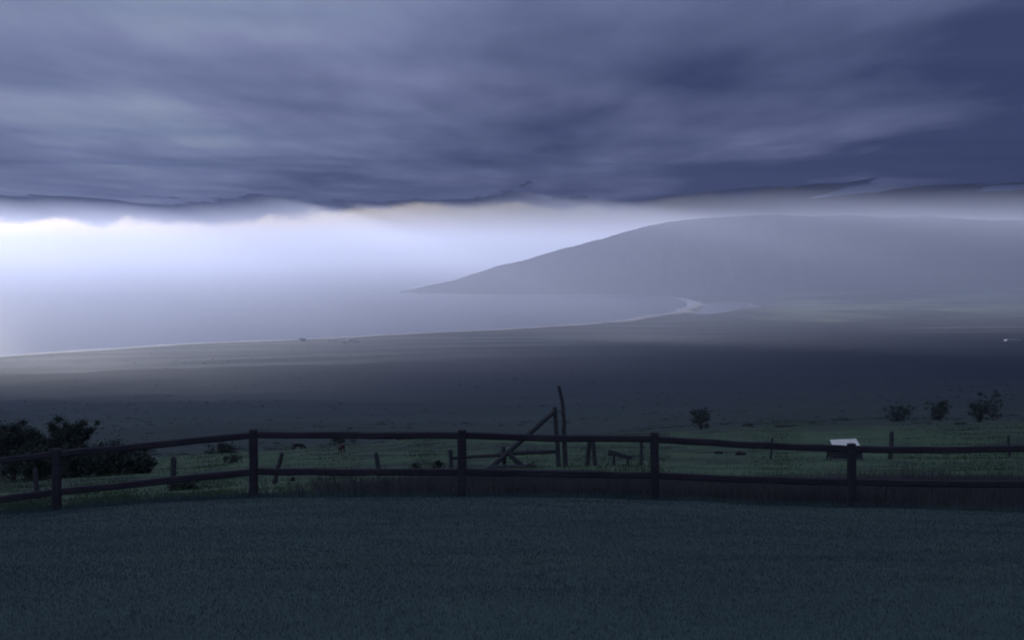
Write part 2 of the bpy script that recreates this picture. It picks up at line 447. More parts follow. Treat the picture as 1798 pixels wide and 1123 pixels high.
# cane fields: long blocks, turned a little to the view
ur, vr = x * .94 + y * .34, -x * .34 + y * .94
ui, vi = np.floor(ur / 900 + fbm(x / 3000, y / 3000, 2) * .7), np.floor(vr / 620 + fbm(y / 3000, x / 3000, 2) * .7)
cell = np.abs(np.sin(ui * 12.9898 + vi * 78.233) * 43758.5453) % 1.0
px_col = 899 + F * x / np.maximum(y, 1)
fm = sstep(1290, 1420, px_col + fbm(x / 900, y / 900, 3) * 120) * sstep(12300, 13000, y + fbm(x / 700, y / 700, 3) * 1200 - (px_col - 1500) * 2.0)
strip = sstep(1560, 1640, px_col) * (np.abs(y - 11100 + fbm(x / 500, y / 500, 2) * 120) < 130)
strip = np.maximum(strip, sstep(1500, 1700, px_col) * (np.abs(y - 10150 + fbm(x / 400, y / 400, 2) * 160) < 90) * .7)
low = sstep(150, 500, pdc) * (1 - sstep(2200, 4200, pdc)) * (1 - sstep(1100, 1350, px_col)) * np.clip(.40 + fbm(x / 900, y / 260, 5) * 1.7, 0, .95) * (y > 6000)
attr(plain.data, 'field', np.where(strip > .1, .95, np.where(low > .02, .86, cell * .75)))
attr(plain.data, 'fieldmask', np.clip(np.maximum(np.maximum(fm * .85, strip * .8), low), 0, 1))

# ------------------------------------------------------------------ sea, pond, surf
def grid_plane(name, x0, x1, y0, y1, z, nx, ny, mat):
    xs, ys = np.meshgrid(np.linspace(x0, x1, nx), np.linspace(y0, y1, ny))
    v = np.stack([xs.ravel(), ys.ravel(), np.full(xs.size, z)], 1)
    i, j = np.meshgrid(np.arange(ny - 1), np.arange(nx - 1), indexing='ij')
    f = np.stack([i * nx + j, i * nx + j + 1, (i + 1) * nx + j + 1, (i + 1) * nx + j], -1).reshape(-1, 4)
    return link(name, np_mesh(name, v, f), mat)
sea = grid_plane('sea', -70000, 70000, 3500, 90000, SEA, 8, 8, M_SEA)
tag(sea, 'pale grey sea filling the wide bay', 'sea', kind='structure')
bm = bmesh.new()
bm.faces.new([bm.verts.new((p[0], p[1], SEA + .4)) for p in POND_POLY[:-1]])
me = bpy.data.meshes.new('pond'); bm.normal_update(); bmesh.ops.recalc_face_normals(bm, faces=bm.faces); bm.to_mesh(me); bm.free()
tag(link('pond', me, M_POND), 'pale lagoon pond behind the head of the bay', 'pond', kind='structure')
wd = 22 + 60 * np.clip(fbm(_c[:, 0] / 420, _c[:, 1] / 420, 3) + .55, 0, 1.3)
k0, k1 = 0, len(_c)
wd = np.where(_c[:, 1] > 18600, wd * .15, wd)
va = np.column_stack([_c + _nrm * 6, np.full(len(_c), SEA + .9)]); vb = np.column_stack([_c - _nrm * wd[:, None], np.full(len(_c), SEA + .5)])
vv = np.vstack([va, vb]); n = len(_c)
ff = np.array([[i, i + 1, n + i + 1, n + i] for i in range(n - 1)])
tag(link('surf', np_mesh('surf', vv, ff), M_FOAM), 'thin white line of surf along the bay shore', 'surf', kind='stuff')

# ------------------------------------------------------------------ mountain across the bay
SIL = np.array([(660, 520), (700, 512.5), (760, 500), (800, 491), (870, 468), (930, 454), (980, 439), (1060, 418), (1130, 398), (1170, 390), (1210, 385), (1250, 382),
                (1300, 380), (1360, 377), (1420, 380), (1490, 377), (1560, 382), (1640, 380), (1700, 386), (1850, 388), (2300, 396), (3000, 420)], float)
mx_ = np.concatenate([np.arange(660, 1500, 4), np.arange(1500, 3001, 12)]).astype(float)
tt = np.concatenate([np.linspace(0, 1, 60), np.linspace(1.03, 1.6, 16)])
MX, T = np.meshgrid(mx_, tt)
syl = np.interp(MX, SIL[:, 0], SIL[:, 1])
D0 = np.interp(MX, [660, 700, 850, 1000, 1150, 1300, 1600, 3000], [21400, 20900, 19900, 20000, 20300, 20800, 21600, 22500])
D1 = np.interp(MX, [660, 700, 850, 1000, 1200, 1500, 3000], [21900, 21500, 21900, 22900, 24200, 25500, 26500])
DD = D0 + (D1 - D0) * T
zc = (HY - syl) / F * D1                       # height of the crest
zb = np.full(MX.shape, SEA - 6.0)
Tc = np.clip(T, 0, 1)
prof = np.where(T <= 1, Tc ** 1.25 * .55 + .45 * sstep(0, 1, Tc), np.clip(1 - (T - 1) ** 1.2 * .9, 0, 1))
gul = np.abs(fbm(MX / 40 + T * 1.2, T * 1.6, 4)) * 1.6
zz = zb + (zc - zb) * prof
zz = zz - gul * (zc - zb) * .13 * np.sin(np.clip(T, 0, 1) * math.pi) ** .8 + fbm(MX / 12, T * 9, 3) * 14 * Tc * (T < 1.2)
zz = np.minimum(zz, zc + 4)
MXX = (MX - 899) / F * DD
v = np.stack([MXX.ravel(), DD.ravel(), zz.ravel()], 1)
nx, ny = len(mx_), len(tt)
i, j = np.meshgrid(np.arange(ny - 1), np.arange(nx - 1), indexing='ij')
f = np.stack([i * nx + j, i * nx + j + 1, (i + 1) * nx + j + 1, (i + 1) * nx + j], -1).reshape(-1, 4)
mo = link('mountain', np_mesh('mountain', v, f), M_MOUNT, smooth=True)
tag(mo, 'hazy blue mountain rising from a long headland across the bay', 'mountain', kind='structure')
TOP = float(zz.max())

# ------------------------------------------------------------------ cloud ceiling overhead (casts the shade on the slope)
CB = TOP + 32
gx, gy = np.meshgrid(np.linspace(-24000, 24000, 200), np.linspace(-16000, 32000, 230))
cz = CB + 16 + fbm(gx / 2600, gy / 2600, 4) * 45
v = np.stack([gx.ravel(), gy.ravel(), np.maximum(cz, CB).ravel()], 1)
ny, nx = gx.shape
i, j = np.meshgrid(np.arange(ny - 1), np.arange(nx - 1), indexing='ij')
f = np.stack([i * nx + j, i * nx + j + 1, (i + 1) * nx + j + 1, (i + 1) * nx + j], -1).reshape(-1, 4)
def cloud_mat():
    m = bpy.data.materials.new('cloud_vapour'); m.use_nodes = True
    t = NT(m.node_tree); g = t.n('ShaderNodeNewGeometry'); pos = g.outputs['Position']
    s = t.n('ShaderNodeSeparateXYZ'); t.l(pos, s.inputs[0])
    pc = t.comb(s.outputs[0], t.m('MULTIPLY', s.outputs[1], .28), 0.0)
    n1 = t.noise(pc, .00062, 4, .45, .2); n2 = t.noise(pc, .0022, 5, .55, .2)
    th = t.m('ADD', t.m('MULTIPLY', n1, .74), t.m('MULTIPLY', n2, .26))
    # transmitted share of the light: less where the cloud is thicker
    thick = t.m('ADD', th, t.m('ADD', t.mapr(s.outputs[1], 1200.0, 6000.0, -.23, .03), t.m('ADD', t.mapr(s.outputs[1], 7000.0, 11000.0, .0, .03), t.m('MULTIPLY', t.m('DIVIDE', s.outputs[0], t.m('MAXIMUM', s.outputs[1], 3000.0)), .50))))
    tr = ramp(t, thick, [(.28, (.98, .97, .98)), (.40, (.66, .64, .78)), (.52, (.37, .375, .50)), (.66, (.12, .14, .25))])
    tl = t.n('ShaderNodeBsdfTranslucent'); t.l(tr, tl.inputs[0])
    df = t.n('ShaderNodeBsdfDiffuse'); df.inputs[0].default_value = (.6, .6, .66, 1)
    ms = t.n('ShaderNodeMixShader'); ms.inputs[0].default_value = .12
    t.l(tl.outputs[0], ms.inputs[1]); t.l(df.outputs[0], ms.inputs[2])
    tp = t.n('ShaderNodeBsdfTransparent')
    # ragged far edge, farther out to the right; sides and back thin out too
    tongue = t.m('MULTIPLY', t.mapr(s.outputs[0], -6800.0, -3400.0, 0.0, 3000.0), t.mapr(s.outputs[0], -3400.0, 900.0, 1.0, 0.0))
    inlet = t.m('MULTIPLY', t.m('MAXIMUM', t.m('SUBTRACT', s.outputs[0], 500.0), 0.0), .4)
    far = t.m('SUBTRACT', t.m('ADD', t.m('SUBTRACT', s.outputs[1], tongue), inlet), t.m('MULTIPLY', t.m('SUBTRACT', th, .5), 2400.0))
    pb = t.comb(s.outputs[0], t.m('MULTIPLY', s.outputs[1], .55), 0.0)
    nb = t.noise(pb, .0007, 4, .5, .6)
    nr = t.noise(t.comb(s.outputs[0], t.m('MULTIPLY', s.outputs[1], .12), 4.0), .00075, 6, .62, .3)
    bias = t.mapr(t.m('ADD', far, t.m('MULTIPLY', t.m('SUBTRACT', nr, .5), 21000.0)), 15800.0, 19000.0, .40, -.40)
    a1 = t.mapr(t.m('ADD', nb, bias), .44, .62)
    a2 = t.mapr(t.m('ABSOLUTE', s.outputs[0]), 18000.0, 23500.0, 1.0, 0.0)
    a3 = t.mapr(s.outputs[1], -15500.0, -11000.0); a4 = t.mapr(s.outputs[1], 27000.0, 31000.0, 1.0, 0.0)
    a = t.m('MULTIPLY', t.m('MULTIPLY', a1, a2), t.m('MULTIPLY', a3, a4))
    mm = t.n('ShaderNodeMixShader'); t.l(a, mm.inputs[0]); t.l(tp.outputs[0], mm.inputs[1]); t.l(ms.outputs[0], mm.inputs[2])
    o = t.n('ShaderNodeOutputMaterial'); t.l(mm.outputs[0], o.inputs[0])
    return m
tag(link('sky', np_mesh('sky', v, f), cloud_mat(), smooth=True), 'low dark grey cloud ceiling hanging over the slope', 'clouds', kind='structure')

# ------------------------------------------------------------------ haze
HB = (-71000, 71000, -34000, 91000, SEA - 17, TOP + 25)
bm = bmesh.new(); bmesh.ops.create_cube(bm, size=1.0)
for q in bm.verts:
    q.co = (HB[0] if q.co.x < 0 else HB[1], HB[2] if q.co.y < 0 else HB[3], HB[4] if q.co.z < 0 else HB[5])
me = bpy.data.meshes.new('haze'); bm.to_mesh(me); bm.free()
m = bpy.data.materials.new('haze_air'); m.use_nodes = True
t = NT(m.node_tree); pvn = t.n('ShaderNodeVolumePrincipled'); o = t.n('ShaderNodeOutputMaterial')
pvn.inputs['Color'].default_value = (.67, .735, 1.0, 1); pvn.inputs['Density'].default_value = 5.8e-5; pvn.inputs['Anisotropy'].default_value = .42
t.l(pvn.outputs[0], o.inputs['Volume'])
tag(link('haze', me, m), 'pale blue haze filling the air over the bay', 'haze', kind='stuff')

# ------------------------------------------------------------------ timber builders
def timber(name, p0, p1, w0, d0, mat, parent, w1=None, d1=None, segs=5, wob=.006, sides=0, bend=None, seed=0):
    """a beam (sides=0: squared with eased edges, else a round pole) from p0 to p1, local to the parent"""
    rnd = random.Random(seed * 7919 + int(abs(p0[0] * 1000) + abs(p0[2] * 773)))
    w1 = w0 if w1 is None else w1; d1 = d0 if d1 is None else d1
    p0, p1 = Vector(p0), Vector(p1); ax = p1 - p0; L = ax.length; ax = ax / L
    up = Vector((0, 0, 1)) if abs(ax.z) < .8 else Vector((0, 1, 0))
    s = ax.cross(up).normalized(); u = s.cross(ax).normalized()
    prof = []
    if sides:
        for k in range(sides):
            a = 2 * math.pi * k / sides; prof.append((math.cos(a) * .5, math.sin(a) * .5))
    else:
        e = .16
        prof = [(.5, .5 - e), (.5 - e, .5), (-.5 + e, .5), (-.5, .5 - e), (-.5, -.5 + e), (-.5 + e, -.5), (.5 - e, -.5), (.5, -.5 + e)]
    bm = bmesh.new(); rings = []
    stations = [0.0, .012] + [k / segs for k in range(1, segs)] + [.988, 1.0]
    for q, f in enumerate(stations):
        sc = .86 if q in (0, len(stations) - 1) else 1.0
        c = ax * (L * f) + Vector((rnd.uniform(-1, 1), rnd.uniform(-1, 1), rnd.uniform(-1, 1))) * wob
        if bend is not None: c += Vector(bend) * (4 * f * (1 - f))
        w, d = w0 + (w1 - w0) * f, d0 + (d1 - d0) * f
        rings.append([bm.verts.new(c + s * (a * d * sc * rnd.uniform(.95, 1.05)) + u * (b * w * sc * rnd.uniform(.95, 1.05))) for a, b in prof])
    n = len(prof)
    for r0, r1 in zip(rings[:-1], rings[1:]):
        for k in range(n): bm.faces.new((r0[k], r0[(k + 1) % n], r1[(k + 1) % n], r1[k]))
    bm.faces.new(rings[0][::-1]); bm.faces.new(rings[-1])
    bmesh.ops.recalc_face_normals(bm, faces=bm.faces)
    me = bpy.data.meshes.new(name); bm.to_mesh(me); bm.free()
    o = link(name, me, mat, parent)
    o.location = p0 - Vector((0, 0, 0)); return o
def local(root, p): return Vector(p) - root.location

# ------------------------------------------------------------------ the rail fence at the lawn's edge
FD = 20.9
posts = [(-245, 825, 916), (100, 787, 898), (446, 753, 877), (811, 753.5, 876), (1150, 758, 881), (1495, 778, 895), (1842, 779, 905)]
rails_up = [835, 797, 763, 763.5, 770, 788, 787]
rails_lo = [900, 863, 827, 828, 834, 845, 849]
fence = empty('rail_fence', at(811, FD))
tag(fence, 'dark brown two-rail wooden fence along the far edge of the lawn', 'fence')
dep = [FD + random.uniform(-.12, .12) for _ in posts]
for k, (px, y0, y1) in enumerate(posts):
    top = pix(px - .5 + random.uniform(-1, 1), y0, dep[k]); base = pix(px + random.uniform(-1, 1), y1, dep[k]); g = gz(base.x, base.y)
    base.z = min(base.z, g) - .25
    timber('post', local(fence, base), local(fence, top), .120, .122, M_FENCE, fence, w1=.112, d1=.115, seed=k, wob=.004)
for k in range(len(posts) - 1):
    for lst, wdt in ((rails_up, .093), (rails_lo, .095)):
        a = pix(posts[k][0], lst[k], dep[k]); b = pix(posts[k + 1][0], lst[k + 1], dep[k + 1])
        e = (b - a).normalized() * .05
        timber('rail', local(fence, a + e), local(fence, b - e), wdt, .07, M_FENCE, fence, seed=k + 40, segs=7, wob=.006, bend=(0, 0, -random.uniform(.0, .022)))

# ------------------------------------------------------------------ old posts and the brace frame of a former stock fence
def old_post(px, d, h, w, lean, label, dl=0.0):
    b = at(px, d); root = b.copy(); 
    e = empty('old_post', root)
    base = Vector((0, 0, -.3)) - Vector((lean, dl, 0)) * .25
    timber('shaft', base, Vector((lean, dl, h)), w, w * .92, M_OLD, e, w1=w * .82, d1=w * .8, sides=7, wob=.012, seed=int(px))
    # split, weathered head of the post
    timber('split_head', Vector((lean, dl, h)) - Vector((lean, dl, h)).normalized() * .04, Vector((lean + .02, dl, h + .05)), w * .5, w * .55, M_OLD, e, segs=2, wob=.004, sides=5, seed=int(px) + 3)
    return tag(e, label, 'post', 'weathered posts of the old stock fence')
old_post(66, 40.0, .80, .17, -.06, 'short dark post leaning at far left beside the leftmost rail fence post')
old_post(305, 50.0, 1.10, .26, .0, 'thick upright old post with a dark tuft at its foot, left of centre')
old_post(480, 51.0, 1.10, .19, .30, 'old post leaning hard to the right just right of a rail fence post')
old_post(668, 55.0, 1.00, .22, -.16, 'old post leaning left midway between two rail fence posts')
old_post(1031, 69.0, 1.28, .26, .12, 'left post of the thick leaning pair right of the brace frame')
old_post(1045, 68.6, 1.22, .25, -.10, 'right post of the thick leaning pair right of the brace frame')
old_post(1126, 71.0, 1.20, .20, .0, 'old upright post just left of the fourth rail fence post')
old_post(1353, 79.0, 1.20, .17, .08, 'thin old post between the fourth and fifth rail fence posts')
old_post(1563, 74.0, 1.32, .28, .06, 'broad old post right of the pale-topped box')
old_post(1773, 84.0, 1.20, .20, -.10, 'old post leaning left near the right end of the rail fence')

BD = 68.0
br = empty('brace_frame', at(978, BD))
tag(br, 'weathered timber brace frame with diagonal strut and tall leaning pole', 'fence brace')
def bp(px, py, dd=0.0): return local(br, pix(px, py, BD + dd))
def ground_end(px, dd=0.0, sink=.3):
    g = at(px, BD + dd); return local(br, g) - Vector((0, 0, sink))
timber('pole', ground_end(994, .25), bp(990, 752, .25), .26, .25, M_OLD, br, w1=.20, d1=.20, sides=8, wob=.015, seed=1)
timber('pole', bp(990.2, 755, .25), bp(980.5, 677, .25), .205, .20, M_OLD, br, w1=.15, d1=.15, sides=8, wob=.02, seed=2, bend=(.09, 0, 0))
timber('post', ground_end(982), bp(974, 714), .24, .23, M_OLD, br, w1=.20, d1=.2, sides=8, wob=.012, seed=3)
timber('strut', ground_end(856, -.1, .1), bp(972, 723, -.1), .24, .2, M_OLD, br, w1=.22, sides=7, wob=.012, seed=4)
timber('rail', bp(794, 804, .12), bp(978, 791, .12), .17, .15, M_OLD, br, w1=.2, sides=7, wob=.02, seed=5)
timber('post', ground_end(793, .0), bp(791, 789, .0), .22, .2, M_OLD, br, sides=7, wob=.01, seed=6)
timber('post', ground_end(886, .25), bp(884, 783, .25), .24, .2, M_OLD, br, w1=.32, sides=7, wob=.01, seed=7)
timber('short_strut', ground_end(924, -.2, .1), bp(891, 794, -.2), .26, .2, M_OLD, br, w1=.2, sides=7, wob=.01, seed=8)
timber('wire', bp(973, 720), bp(987, 722, .25), .03, .03, M_OLD, br, sides=5, wob=.002, seed=9)

lg = empty('fallen_log', at(905, 67.2)); tag(lg, 'fallen log lying in the grass under the brace frame', 'log')
timber('trunk', (-1.15, 0, .0), (.95, .25, .05), .24, .22, M_OLD, lg, w1=.14, d1=.14, sides=7, wob=.02, seed=3)
timber('branch_stub', (.5, .06, .1), (.9, -.1, .3), .08, .08, M_OLD, lg, w1=.05, d1=.05, sides=5, wob=.01, seed=4)

rm = empty('fence_remnant', at(1090, 70.0)); tag(rm, 'low sagging fence remnant on two short stakes, right of the leaning post pair', 'fence remnant')
timber('stake', (-.32, 0, -.2), (-.34, 0, .56), .12, .12, M_OLD, rm, sides=6, seed=1)
timber('stake', (.33, 0, -.2), (.34, 0, .48), .11, .11, M_OLD, rm, sides=6, seed=2)
timber('rail', (-.62, .08, .62), (.52, .08, .34), .26, .1, M_OLD, rm, w1=.14, wob=.02, seed=3)
timber('rail', (.44, -.09, .44), (.90, -.06, .47), .07, .06, M_OLD, rm, sides=5, wob=.01, seed=4)

# ------------------------------------------------------------------ the pale-topped box beyond the fence
SD = 74.0
fb = empty('feed_bin', at(1482, SD)); tag(fb, 'dark box stand with a pale tilted top panel behind the right part of fence', 'feed bin')
def sl(px, py, dd): return local(fb, pix(px, py, SD + dd))
A, B_, C_, D_ = sl(1462, 782, -.55), sl(1511, 783, -.65), sl(1503, 770, .55), sl(1457, 772, .62)
bm = bmesh.new()
NU, NV = 24, 2
thk = .03
def lid_pt(u, v_): return (A * (1 - u) + B_ * u) * (1 - v_) + (D_ * (1 - u) + C_ * u) * v_
nrm = (B_ - A).cross(D_ - A).normalized()
for side in (1, -1):
    rows = [[bm.verts.new(lid_pt(i / NU, j / NV) + nrm * (thk * .5 * side + .012 * math.sin(i * math.pi))) for i in range(NU + 1)] for j in range(NV + 1)]
    for j in range(NV):
        for i in range(NU): bm.faces.new((rows[j][i], rows[j][i + 1], rows[j + 1][i + 1], rows[j + 1][i]))
    if side == 1: r1 = rows
for a_, b_ in ((0, 0), (NV, NV)):
    for i in range(NU): bm.faces.new((r1[a_][i], r1[a_][i + 1], rows[a_][i + 1], rows[a_][i]))
for i_ in (0, NU):
    for j in range(NV): bm.faces.new((r1[j][i_], r1[j + 1][i_], rows[j + 1][i_], rows[j][i_]))
bmesh.ops.recalc_face_normals(bm, faces=bm.faces)
me = bpy.data.meshes.new('top_panel'); bm.to_mesh(me); bm.free(); link('top_panel', me, M_PALE, fb)
def board_box(name, c, sx, sy, sz, parent, mat, bev=.012):
    bm = bmesh.new(); bmesh.ops.create_cube(bm, size=1.0)
    bmesh.ops.scale(bm, vec=(sx, sy, sz), verts=bm.verts)
    bmesh.ops.bevel(bm, geom=list(bm.edges), offset=bev, segments=1, affect='EDGES')
    me = bpy.data.meshes.new(name); bm.to_mesh(me); bm.free()
    o = link(name, me, mat, parent); o.location = c; return o
zl = min(A.z, B_.z)
cx = (A.x + B_.x + C_.x + D_.x) / 4
for q in range(3):
    board_box('side_board', (cx, -.42, zl - .16 - q * .20), 1.40, .035, .19, fb, M_OLD)
    board_box('side_board', (cx, .44, zl - .16 - q * .20), 1.40, .035, .19, fb, M_OLD)
    board_box('end_board', (cx - .67, .01, zl - .16 - q * .20), .035, .80, .186, fb, M_OLD)
    board_box('end_board', (cx + .67, .01, zl - .16 - q * .20), .035, .80, .186, fb, M_OLD)
board_box('floor_board', (cx, .01, zl - .62), 1.28, .80, .03, fb, M_OLD)
for sx_ in (-.74, .74):
    for sy_ in (-.36, .38):
        g_ = gz(fb.location.x + cx + sx_, fb.location.y + sy_) - fb.location.z
        timber('leg', (cx + sx_ * 1.08, sy_, g_ - .2), (cx + sx_, sy_, zl - .04), .09, .09, M_OLD, fb, seed=int(sx_ * 10 + sy_ * 100), segs=3)

# ------------------------------------------------------------------ trees and shrubs
def leaf_cloud(centres, n, size, seed):
    """n small leaf faces spread through a set of (centre, radius) clumps"""
    rg = np.random.default_rng(seed)
    c = np.array([q[0] for q in centres], float); r = np.array([q[1] for q in centres], float)
    pr = r ** 2; pr = pr / pr.sum()
    k = rg.choice(len(c), n, p=pr)
    d = rg.normal(size=(n, 3)); d /= np.linalg.norm(d, axis=1)[:, None]
    rr = r[k] * np.minimum(np.abs(rg.normal(size=n)) * .62, 1.7)
    p = c[k] + d * rr[:, None] * np.array([1, 1, .8])
    a = rg.normal(size=(n, 3)); a /= np.linalg.norm(a, axis=1)[:, None]
    b = np.cross(a, rg.normal(size=(n, 3))); b /= np.linalg.norm(b, axis=1)[:, None]
    s = size * rg.uniform(.6, 1.4, n)[:, None]
    v = np.stack([p - a * s, p + b * s * .45, p + a * s, p - b * s * .45], 1).reshape(-1, 3)
    return v, np.arange(n * 4).reshape(-1, 4)
def tree(name, px, d, h, wdt, label, cat='tree', seed=1, n=2600, leaf=.16, low=.12, nclump=16, group=None, lean=0.0, leaves=None):
    rd = random.Random(seed); root = empty(name, at(px, d))
    stems = []; clumps = []
    ns = 3 if wdt > h * .7 else 2
    tr = bmesh.new(); 
    def limb(p, q, r0, r1):
        ax = (q - p); L = ax.length; ax.normalize()
        s = ax.orthogonal().normalized(); u = ax.cross(s)
        A_ = [tr.verts.new(p + (s * math.cos(k * 1.0472) + u * math.sin(k * 1.0472)) * r0) for k in range(6)]
        B2 = [tr.verts.new(q + (s * math.cos(k * 1.0472) + u * math.sin(k * 1.0472)) * r1) for k in range(6)]
        for k in range(6): tr.faces.new((A_[k], A_[(k + 1) % 6], B2[(k + 1) % 6], B2[k]))
        tr.faces.new(B2); tr.faces.new(A_[::-1])
    for s_ in range(ns):
        p = Vector((rd.uniform(-.1, .1) * wdt, rd.uniform(-.08, .08) * wdt, -.15)); r0 = .035 * h
        dirx = (s_ - (ns - 1) / 2) * .35 + lean
        for lv in range(4):
            q = p + Vector((dirx * h * .2 + rd.uniform(-.06, .06) * h, rd.uniform(-.07, .07) * h, h * .22))
            limb(p, q, r0, r0 * .72); p = q; r0 *= .72
            if lv >= 1:
                for _ in range(2):
                    e = p + Vector((rd.uniform(-.5, .5) * wdt * .8, rd.uniform(-.35, .35) * wdt, rd.uniform(-.05, .2) * h))
                    limb(p, e, r0 * .6, r0 * .2); clumps.append((tuple(e), rd.uniform(.11, .2) * wdt))
            clumps.append((tuple(p), rd.uniform(.12, .2) * wdt))
    for _ in range(nclump):
        f = rd.uniform(low, 1.0)
        wz_ = math.sin(math.pi * min(1, (f * .72 + .24))) ** .8
        clumps.append(((rd.uniform(-.5, .5) * wdt * wz_ + lean * h * f, rd.uniform(-.45, .45) * wdt * wz_, f * h * .93), rd.uniform(.07, .17) * wdt))
        e_ = Vector(clumps[-1][0]); limb(Vector((lean * h * f * .6, 0, max(.05, e_.z - .3 * h))), e_, .008 * h, .003 * h)
    me = bpy.data.meshes.new('trunk'); tr.to_mesh(me); tr.free(); link('trunk', me, M_BARK, root)
    v, f = leaf_cloud(clumps, n, leaf, seed); v[:, 2] = np.maximum(v[:, 2], -.05)
    link('crown', np_mesh('crown', v, f), leaves or M_LEAF, root)
    return tag(root, label, cat, group)
G = 'dark trees at the left of the pasture'
# heights in metres from photo pixels: h_px / (F / d)
tree('leafy_tree', -22, 128, 4.6, 4.6, 'dark bushy tree cut by the left edge of the picture', seed=3, n=13000, group=G, leaf=.10)
tree('leafy_tree', 20, 126, 4.7, 3.6, 'dark tree with small rounded tufts on top near the left edge', seed=5, n=11000, group=G, leaf=.10)
tree('leafy_tree', 50, 129, 4.4, 3.4, 'dark tree with two upright tufts, second of the left cluster', seed=8, n=11000, group=G, leaf=.10)
tree('leafy_tree', 88, 125, 3.6, 3.4, 'lower dark tree between the two tallest of the left cluster', seed=13, n=10000, group=G, leaf=.10)
tree('leafy_tree', 112, 127, 4.9, 3.2, 'tallest pointed dark tree of the left cluster', seed=21, n=12000, group=G, leaf=.10)
tree('leafy_tree', 138, 124, 4.4, 2.6, 'dark tree with a flat crooked top at the right end of cluster', seed=34, n=9000, group=G, leaf=.10, lean=.03)
G2 = 'low dark shrubs at the left of the pasture'
tree('leafy_shrub', 178, 116, 2.3, 3.8, 'wide dark shrub right beside the left tree cluster', 'shrub', seed=41, n=8000, leaf=.10, group=G2, low=.05)
tree('leafy_shrub', 215, 110, 2.0, 3.4, 'dark shrub in front of the fence rail, second right of the trees', 'shrub', seed=43, n=8000, leaf=.10, group=G2, low=.05)
tree('leafy_shrub', 244, 104, 1.4, 2.2, 'small dark shrub at the right end of the left thicket', 'shrub', seed=47, n=1600, group=G2, low=.05)
tree('leafy_shrub', 60, 112, 2.4, 5.0, 'broad low shrub in front of the left tree cluster', 'shrub', seed=53, n=10000, leaf=.10, group=G2, low=.05)
tree('leafy_shrub', 135, 110, 2.3, 3.6, 'low shrub under the pointed tree of the left cluster', 'shrub', seed=59, n=8000, leaf=.10, group=G2, low=.05)
G3 = 'lone trees on the lower right pasture'
tree('round_tree', 1230, 400, 5.6, 5.4, 'round dark tree on the slope above the fourth fence span', seed=61, n=4600, leaf=.2, group=G3, leaves=M_FADED, low=.05)
tree('round_tree', 1578, 420, 4.6, 6.2, 'low spreading dark tree beyond the broad old post', seed=67, n=4600, leaf=.2, group=G3, leaves=M_FADED, low=.05)
tree('round_tree', 1650, 400, 5.4, 5.0, 'dark tree with a pointed top between two others at right', seed=71, n=4600, leaf=.2, group=G3, leaves=M_FADED, low=.05)
tree('round_tree', 1724, 390, 5.2, 7.2, 'wide dark tree near the right edge of the slope', seed=73, n=5400, leaf=.2, group=G3, leaves=M_FADED, low=.05)
tree('round_tree', 1746, 470, 9.0, 5.0, 'tall slim dark tree rising behind the wide one at right', seed=79, n=4800, leaf=.2, group=G3, leaves=M_FADED, low=.1)
tree('leafy_shrub', 600, 640, 5.0, 12.0, 'dim low thicket just beyond the brow behind the horses', 'shrub', seed=83, n=1500, leaf=.4, low=.05)
tree('leafy_shrub', 395, 290, 2.2, 6.0, 'low scrubby bush on the brow left of the second fence post', 'shrub', seed=89, n=1300, leaf=.25, low=.05)
tree('leafy_shrub', 412, 150, .9, 2.2, 'small dark bush in the grass left of the second fence post', 'shrub', seed=97, n=700, leaf=.1, low=.05)
tree('leafy_shrub', 328, 49.6, .34, .95, 'dark trailing tuft at the foot of the thick old post', 'shrub', seed=101, n=900, leaf=.05, low=.02)
tree('leafy_shrub', 770, 70.5, .40, .62, 'tiny dark bush left of the third fence post', 'shrub', seed=103, n=500, leaf=.05, low=.02)
tree('leafy_shrub', 729, 72, .30, .40, 'tiny dark tuft above the lower rail left of centre', 'shrub', seed=107, n=300, leaf=.05, low=.02)

# ------------------------------------------------------------------ clods / stones in the grass
def stone(px, d, sx, sy, sz, label, seed):
    rd = random.Random(seed); bm = bmesh.new(); bmesh.ops.create_icosphere(bm, subdivisions=2, radius=1.0)
    for q in bm.verts:
        k = 1 + rd.uniform(-.16, .16); q.co = Vector((q.co.x * sx * k, q.co.y * sy * k, max(q.co.z, -.4) * sz * k))
    me = bpy.data.meshes.new('stone'); bm.to_mesh(me); bm.free()
    o = link('stone', me, M_ROCK, smooth=False); o.location = at(px, d) + Vector((0, 0, sz * .25))
    tag(o, label, 'stone', 'dark stones in the pasture')
stone(553, 47, .16, .12, .075, 'low dark stone in the grass just below the lower rail', 1)
stone(514, 56, .10, .10, .14, 'small pointed reddish dark stone near the right-leaning post', 2)
stone(1300, 95, .34, .2, .16, 'dark stone beyond the fence right of the fourth post', 3)
stone(1262, 100, .3, .2, .14, 'dark stone nearest the fourth fence post, beyond the top rail', 4)

# ------------------------------------------------------------------ horses
def animal(name, verts, edges, mat, px, d, rz, label, cat, scale=1.0, group=None):
    me = bpy.data.meshes.new(name); me.from_pydata([q[:3] for q in verts], edges, []); me.materials.append(mat)
    o = bpy.data.objects.new(name, me); col.objects.link(o)
    sk = o.modifiers.new('skin', 'SKIN'); sk.use_smooth_shade = True
    for k, q in enumerate(verts):
        sv = me.skin_vertices[0].data[k]; sv.radius = (q[3], q[4] if len(q) > 4 else q[3]); sv.use_root = (k == 0)
    sb = o.modifiers.new('smooth', 'SUBSURF'); sb.levels = 1; sb.render_levels = 2
    o.location = at(px, d); o.rotation_euler = (0, 0, rz); o.scale = (scale,) * 3
    return tag(o, label, cat, group)
